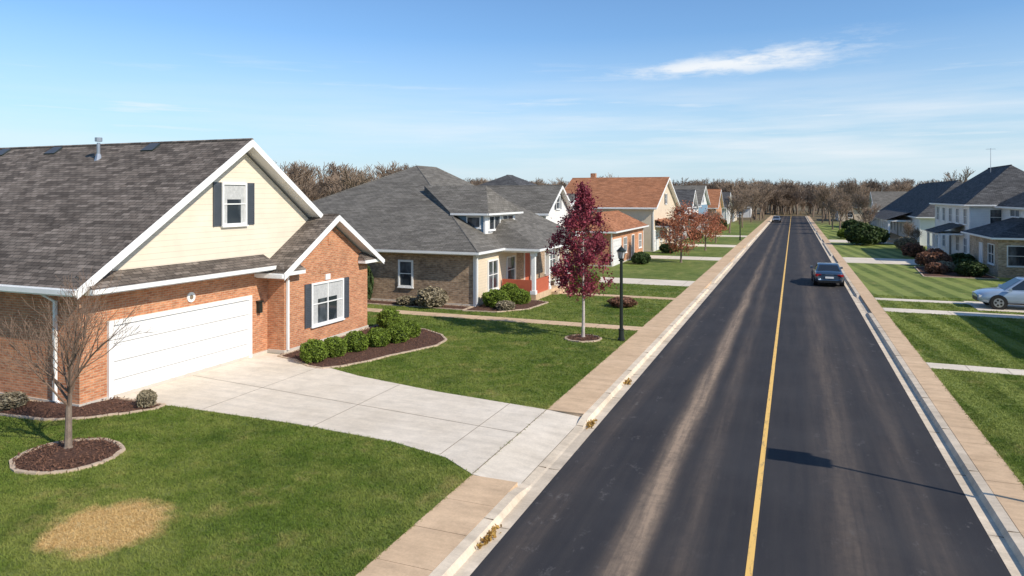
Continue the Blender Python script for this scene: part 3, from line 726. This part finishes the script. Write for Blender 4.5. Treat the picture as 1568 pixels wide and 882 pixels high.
leafy('autumn_tree',-9.4,64.6,([0,.2,.5,.8,1],[.6,1.45,1.6,1.1,.3]),1.2,5.0,115,42,.078,.21,leaf_orange,bark,.09,1.0)
leafy('autumn_tree',-9.0,80,([0,.2,.5,.8,1],[.5,1.2,1.4,1.0,.3]),1.4,4.0,70,34,.08,.22,leaf_orange,bark,.09,1.0)
leafy('autumn_tree',-9.2,93,([0,.2,.5,.8,1],[.5,1.1,1.2,.9,.3]),1.2,3.4,50,26,.09,.24,leaf_orange,bark,.09,1.0)
# shrubs
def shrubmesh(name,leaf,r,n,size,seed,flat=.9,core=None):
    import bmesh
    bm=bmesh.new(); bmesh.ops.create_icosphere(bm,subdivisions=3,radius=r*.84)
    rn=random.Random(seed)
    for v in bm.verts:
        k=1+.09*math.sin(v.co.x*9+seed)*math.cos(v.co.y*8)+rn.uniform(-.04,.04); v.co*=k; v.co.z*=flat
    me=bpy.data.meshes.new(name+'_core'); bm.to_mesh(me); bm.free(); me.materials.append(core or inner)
    d=rng.normal(size=(n,3)); d/=np.linalg.norm(d,axis=1)[:,None]; d=d[d[:,2]>-.75]
    k=r*(.82+.20*rng.random(len(d))+.10*np.sin(d[:,0]*7+seed)*np.cos(d[:,1]*6+d[:,2]*3))
    P=d*k[:,None]; P[:,2]*=flat
    o=npmesh(name,leafquads(P,size,.7),4,leaf); lm=o.data; bpy.data.objects.remove(o)
    return me,lm
SB=[shrubmesh('boxwood',leaf_box,.5,4200,.034,s) for s in(1,2,3)]
SD=[shrubmesh('evergreen',leaf_dark,.5,3500,.05,s) for s in(4,5)]
SY=[shrubmesh('dryshrub',leaf_dry,.5,1800,.05,s,core=inner_b) for s in(6,7)]
SR=[shrubmesh('rustyshrub',leaf_rust,.5,1600,.05,s,core=inner_b) for s in(8,9)]
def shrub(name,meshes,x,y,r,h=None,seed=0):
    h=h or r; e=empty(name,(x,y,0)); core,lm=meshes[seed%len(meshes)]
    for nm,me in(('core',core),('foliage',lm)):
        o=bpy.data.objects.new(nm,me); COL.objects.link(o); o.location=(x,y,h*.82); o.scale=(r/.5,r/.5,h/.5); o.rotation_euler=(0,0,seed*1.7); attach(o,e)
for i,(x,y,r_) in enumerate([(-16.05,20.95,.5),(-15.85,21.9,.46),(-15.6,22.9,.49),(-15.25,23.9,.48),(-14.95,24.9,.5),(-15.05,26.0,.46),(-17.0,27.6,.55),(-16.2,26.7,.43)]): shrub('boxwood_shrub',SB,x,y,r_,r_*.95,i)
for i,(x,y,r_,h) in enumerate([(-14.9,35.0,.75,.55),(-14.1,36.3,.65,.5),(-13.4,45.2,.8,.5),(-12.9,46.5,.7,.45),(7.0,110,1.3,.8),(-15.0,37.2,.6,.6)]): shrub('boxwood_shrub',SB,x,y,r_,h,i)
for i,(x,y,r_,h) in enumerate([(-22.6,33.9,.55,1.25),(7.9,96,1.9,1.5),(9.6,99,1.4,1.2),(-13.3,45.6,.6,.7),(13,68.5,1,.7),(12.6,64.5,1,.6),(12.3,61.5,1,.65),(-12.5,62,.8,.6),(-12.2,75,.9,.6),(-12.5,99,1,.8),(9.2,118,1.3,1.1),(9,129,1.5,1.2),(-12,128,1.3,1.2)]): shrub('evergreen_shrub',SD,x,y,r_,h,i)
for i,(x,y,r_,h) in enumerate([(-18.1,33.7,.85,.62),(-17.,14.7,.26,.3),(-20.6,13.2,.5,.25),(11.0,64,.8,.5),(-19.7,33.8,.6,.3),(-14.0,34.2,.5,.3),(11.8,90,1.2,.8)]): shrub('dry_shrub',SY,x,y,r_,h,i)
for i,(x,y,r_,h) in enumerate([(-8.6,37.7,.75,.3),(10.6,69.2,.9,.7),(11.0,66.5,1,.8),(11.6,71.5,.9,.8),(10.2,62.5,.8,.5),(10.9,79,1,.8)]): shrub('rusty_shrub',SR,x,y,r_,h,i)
for (x,y,n) in[(-5.06,11.5,110),(-5.02,18.3,60),(-5.04,22.8,60),(-5.0,9.0,25)]:
    P=np.stack([x+rng.normal(0,.055,n),y+rng.normal(0,.18,n),-.10+rng.random(n)*.05],1)
    npmesh('leaf_pile',leafquads(P,.04,.7),4,leaf_fall)

# ------------------------------------------------------------ street lamps
def post(x,y):
    e=empty('street_lamp',(x,y,0)); m=MB()
    for z0,z1,r0,r1 in[(0,.1,.15,.15),(.1,.45,.12,.10),(.45,.5,.12,.12),(.5,3.3,.075,.06),(3.3,3.36,.11,.11),(3.36,3.42,.07,.13)]: m.tube((x,y,z0),(x,y,z1),r0,r1,12,dark)
    m.build('pole',e)
    l=MB(); l.tube((x,y,3.42),(x,y,3.70),.11,.16,6,curtain)
    l.build('lantern_glass',e); c=MB()
    c.tube((x,y,3.70),(x,y,3.74),.20,.20,12,dark); c.tube((x,y,3.74),(x,y,3.88),.19,.05,12,dark); c.tube((x,y,3.88),(x,y,3.95),.03,.02,8,dark)
    for k in range(6):
        a=k*math.pi/3; c.tube((x+.115*math.cos(a),y+.115*math.sin(a),3.42),(x+.165*math.cos(a),y+.165*math.sin(a),3.7),.014,.014,4,dark)
    c.build('lantern_cap',e)
post(-6.62,28.8); post(-6.7,100)
e=empty('street_lamp',(6.5,15.9,0)); m=MB()
m.tube((6.5,15.9,0),(6.5,15.9,.3),.13,.1,10,dark); m.tube((6.5,15.9,.3),(6.5,15.9,4.95),.055,.04,10,dark); m.build('pole',e)
m=MB(); m.box(6.15,6.85,15.62,16.18,4.62,5.02,dark); m.box(6.05,6.95,15.52,16.28,5.02,5.1,dark); m.build('lantern_head',e)

# ------------------------------------------------------------ cars
def carpaint(name,c,met=.4):
    m,nt,b=newmat(name); n=noise(nt,opos(nt),3,3)
    setin(nt,b.inputs['Base Color'],mix(nt,n,tuple(x*.85 for x in c),c)); b.inputs['Metallic'].default_value=met; b.inputs['Roughness'].default_value=.28
    b.inputs['Coat Weight'].default_value=.8; b.inputs['Coat Roughness'].default_value=.06; return m
tire=plain('tyre_rubber',(.02,.02,.02),None,.85,6); alloy=plain('alloy_wheel',(.55,.56,.58),None,.3,5,metal=.8)
red_l=plain('tail_light_red',(.45,.015,.015),None,.2,5); lens=plain('headlight_lens',(.7,.72,.75),None,.1,5); blackp=plain('black_trim',(.015,.015,.016),None,.5,5)
carglass=plain('car_glass',(.02,.025,.03),None,.05,2,spec=.9)
def car(name,loc,rot,paint,suv):
    e=empty(name,(0,0,0))
    if suv: st=[(-2.3,.45,.85,.74),(-2.22,.30,1.02,.87),(-1.6,.24,1.08,.93),(-.6,.24,1.04,.94),(.6,.24,1.02,.94),(1.2,.25,1.0,.93),(1.75,.26,.93,.91),(2.15,.30,.82,.84),(2.3,.42,.68,.66)]; gb=(-2.05,1.18,.84);gt=(-1.75,.25,.66,1.66); R=.36;ax=(-1.4,1.42)
    else: st=[(-2.4,.42,.82,.74),(-2.32,.28,.98,.88),(-1.7,.22,1.04,.92),(-.6,.2,.98,.93),(.7,.2,.95,.93),(1.3,.22,.9,.92),(1.9,.24,.82,.89),(2.28,.28,.7,.8),(2.4,.4,.58,.62)]; gb=(-1.95,1.15,.82);gt=(-1.15,.25,.63,1.44); R=.33;ax=(-1.42,1.45)
    m=MB(); rings=[]
    for y,zl,zb,w in st:
        h=[(0,zl),(w*.84,zl),(w*.97,zl+.1),(w,zl+(zb-zl)*.45),(w*.985,zl+(zb-zl)*.72),(w*.93,zb-.05),(w*.84,zb),(w*.4,zb+.03)]
        ring=[(x,y,z) for x,z in h]+[(0,y,zb+.035)]+[(-x,y,z) for x,z in h[:0:-1]]; rings.append(ring)
    n=len(rings[0])
    for r_ in rings: m.v+=r_
    mi=m.mi(paint)
    for a in range(len(rings)-1):
        for k in range(n):
            l=(k+1)%n; m.f.append((a*n+k,a*n+l,(a+1)*n+l,(a+1)*n+k)); m.m.append(mi)
    m.f.append(tuple(range(n))); m.m.append(mi); m.f.append(tuple((len(rings)-1)*n+k for k in range(n))[::-1]); m.m.append(mi)
    o=m.build('body',e,uvs=False,smooth=True); sd=o.modifiers.new('s','SUBSURF'); sd.levels=2; sd.render_levels=2
    zb=.96 if not suv else 1.02
    yb0,yb1,wb=gb; yt0,yt1,wt,zt=gt
    B=[(-wb,yb0,zb),(wb,yb0,zb),(wb+.03,(yb0+yb1)/2,zb),(wb-.04,yb1,zb-.05),(-wb+.04,yb1,zb-.05),(-wb-.03,(yb0+yb1)/2,zb)]
    ym=(yt0+yt1)/2
    T=[(-wt,yt0,zt-.03),(wt,yt0,zt-.03),(wt+.02,ym,zt+.01),(wt-.03,yt1,zt-.03),(-wt+.03,yt1,zt-.03),(-wt-.02,ym,zt+.01)]
    m=MB(); m.v=B+T; mi=m.mi(paint)
    for k in range(6): m.f.append((k,(k+1)%6,6+(k+1)%6,6+k)); m.m.append(mi)
    m.f.append((6,7,8,11)); m.m.append(mi); m.f.append((11,8,9,10)); m.m.append(mi)
    o=m.build('roof_and_pillars',e,uvs=False,smooth=True); bv=o.modifiers.new('b','BEVEL'); bv.width=.06; bv.segments=3
    gl=MB()
    def pane(a,b,c,d,f0,f1,g0=.1,g1=.9):
        a,b,c,d=map(Vector,(a,b,c,d))
        def pt(u,v): return a.lerp(b,u).lerp(d.lerp(c,u),v)
        q=[pt(f0,g0),pt(f1,g0),pt(f1,g1),pt(f0,g1)]
        nn=(q[1]-q[0]).cross(q[3]-q[0]).normalized(); cen=sum(q,Vector())/4
        if nn.dot(cen-Vector((0,-.3,1.0)))<0: nn=-nn
        gl.face([p+nn*.012 for p in q],carglass)
    for k in range(6):
        a,b,c,d=B[k],B[(k+1)%6],T[(k+1)%6],T[k]
        if k in(0,3): pane(a,b,c,d,.07,.93)
        elif k==1: pane(a,b,c,d,.10,.95)
        elif k==5: pane(a,b,c,d,.05,.90)
        elif k==2: pane(a,b,c,d,.04,.90)
        else: pane(a,b,c,d,.10,.96)
    gl.build('windows',e,uvs=False)
    wh=MB()
    for s in(-1,1):
        for y in ax:
            wh.tube((s*.70,y,R),(s*.945,y,R),R+.055,R+.055,24,blackp)
            wh.tube((s*.72,y,R),(s*.955,y,R),R,R,24,tire); wh.tube((s*.74,y,R),(s*.962,y,R),R*.68,R*.66,20,alloy)
            for k in range(5):
                a=k*1.2566; wh.tube((s*.968,y+math.cos(a)*R*.38,R+math.sin(a)*R*.38),(s*.969,y+math.cos(a)*R*.38,R+math.sin(a)*R*.38),.06,.06,6,blackp)
    wh.build('wheels',e,uvs=False)
    t=MB(); yr=st[0][0]; zr_=.80 if not suv else .88
    for s in(-1,1):
        t.box(s*.50,s*.80,yr+.0,yr+.14,zr_-.10,zr_+.06,red_l); t.box(s*.78,s*.868,yr+.06,yr+.32,zr_-.10,zr_+.06,red_l)
        t.box(s*.52,s*.78,-st[0][0]-.22,-st[0][0]-.03,.60,.72,lens)
        t.box(s*.90,s*1.06,.85,1.0,zb-.02,zb+.12,paint)
        t.box(s*.935,s*.95,-1.0,1.1,.30,.36,blackp)
    t.box(-.26,.26,yr-.03,yr+.05,.58,.70,white); t.box(-.72,.72,yr-.02,yr+.1,.30,.44,blackp); t.box(-.5,.5,-yr-.1,-yr+.012,.36,.56,blackp)
    t.build('lights_and_trim',e,uvs=False)
    e.location=loc; e.rotation_euler=(0,0,rot)
    return e
car('parked_car',(2.2,54.2,-.118),math.radians(1),carpaint('dark_blue_paint',(.045,.085,.14)),False)
car('parked_suv',(11.45,44.9,.013),math.radians(90),carpaint('silver_blue_paint',(.40,.50,.62),.3),True)
car('parked_car',(-3.7,176,-.118),math.radians(180),carpaint('grey_paint',(.30,.31,.33)),False)

# ------------------------------------------------------------ world, sun, camera
az=math.atan2(.96,-.28); el=math.radians(37)
w=bpy.data.worlds.new('World'); S.world=w; w.use_nodes=True; nt=w.node_tree; nt.nodes.clear()
out=nd(nt,'ShaderNodeOutputWorld'); bg=nd(nt,'ShaderNodeBackground',{'Strength':.12})
sky=nt.nodes.new('ShaderNodeTexSky'); sky.sky_type='NISHITA'; sky.sun_disc=False; sky.sun_elevation=el; sky.sun_rotation=az
sky.altitude=100; sky.air_density=1.0; sky.dust_density=.3; sky.ozone_density=1.5
tc=nd(nt,'ShaderNodeTexCoord').outputs['Generated']; sp=nd(nt,'ShaderNodeSeparateXYZ',{0:tc}); X,Y,Z=sp.outputs
u=M(nt,'ARCTAN2',X,Y); v=M(nt,'ARCTAN2',Z,M(nt,'SQRT',M(nt,'ADD',M(nt,'MULTIPLY',X,X),M(nt,'MULTIPLY',Y,Y))))
cv=nd(nt,'ShaderNodeCombineXYZ',{0:u,1:v}).outputs[0]
n1=noise(nt,stretch(nt,cv,(12,55,1)),1.,8,.68); n2=noise(nt,stretch(nt,cv,(2.2,26,1)),1.,6,.55); n3=noise(nt,stretch(nt,cv,(5,75,1)),1.,6,.6)
dd=M(nt,'SUBTRACT',v,M(nt,'ADD',.182,M(nt,'MULTIPLY',u,.06)))
dd=M(nt,'DIVIDE',dd,M(nt,'ADD',.020,M(nt,'MULTIPLY',u,.045))); g1=M(nt,'EXPONENT',M(nt,'MULTIPLY',M(nt,'MULTIPLY',dd,dd),-1.))
g1=M(nt,'MULTIPLY',g1,M(nt,'MULTIPLY',mapr(nt,u,-.33,-.14),mapr(nt,u,.16,-.02)))
c1=M(nt,'MULTIPLY',mapr(nt,M(nt,'ADD',n1,M(nt,'MULTIPLY',g1,.28)),.56,.80,0,.95),g1)
band=M(nt,'MULTIPLY',mapr(nt,v,.01,.05),mapr(nt,v,.17,.09)); 
c2=M(nt,'MULTIPLY',M(nt,'MULTIPLY',mapr(nt,n2,.42,.64,0,.65),band),mapr(nt,u,-.75,-.1,.35,1.))
c3=M(nt,'MULTIPLY',mapr(nt,n3,.56,.74,0,.55),M(nt,'MULTIPLY',mapr(nt,v,.03,.08),mapr(nt,v,.20,.12)))
cl=M(nt,'MAXIMUM',M(nt,'MAXIMUM',c1,c2),c3)
skyc=mix(nt,1.,sky.outputs[0],(.86,1.12,1.36),'MULTIPLY')
skyc=mix(nt,mapr(nt,v,.0,.22,.85,0),skyc,(4.9,6.1,7.2))
colr=mix(nt,cl,skyc,(7.6,7.9,8.2))
setin(nt,bg.inputs[0],colr); nt.links.new(bg.outputs[0],out.inputs[0])
sl=bpy.data.lights.new('sun','SUN'); sl.energy=5.0; sl.angle=math.radians(.53); sl.color=(1,.92,.80)
so=bpy.data.objects.new('sun',sl); COL.objects.link(so)
dv=Vector((-math.sin(az)*math.cos(el),-math.cos(az)*math.cos(el),-math.sin(el))); so.rotation_euler=dv.to_track_quat('-Z','Y').to_euler(); so.location=(30,-10,30)
cd=bpy.data.cameras.new('camera'); cam=bpy.data.objects.new('camera',cd); COL.objects.link(cam)
cam.location=(0,0,6); cam.rotation_euler=(math.pi/2,0,th); cd.sensor_width=36; cd.lens=36*1080/1568.; cd.shift_y=-141/1568.; cd.clip_end=6000; cd.clip_start=.1
S.camera=cam
S.view_settings.view_transform='Standard'; S.view_settings.look='None'; S.view_settings.exposure=0
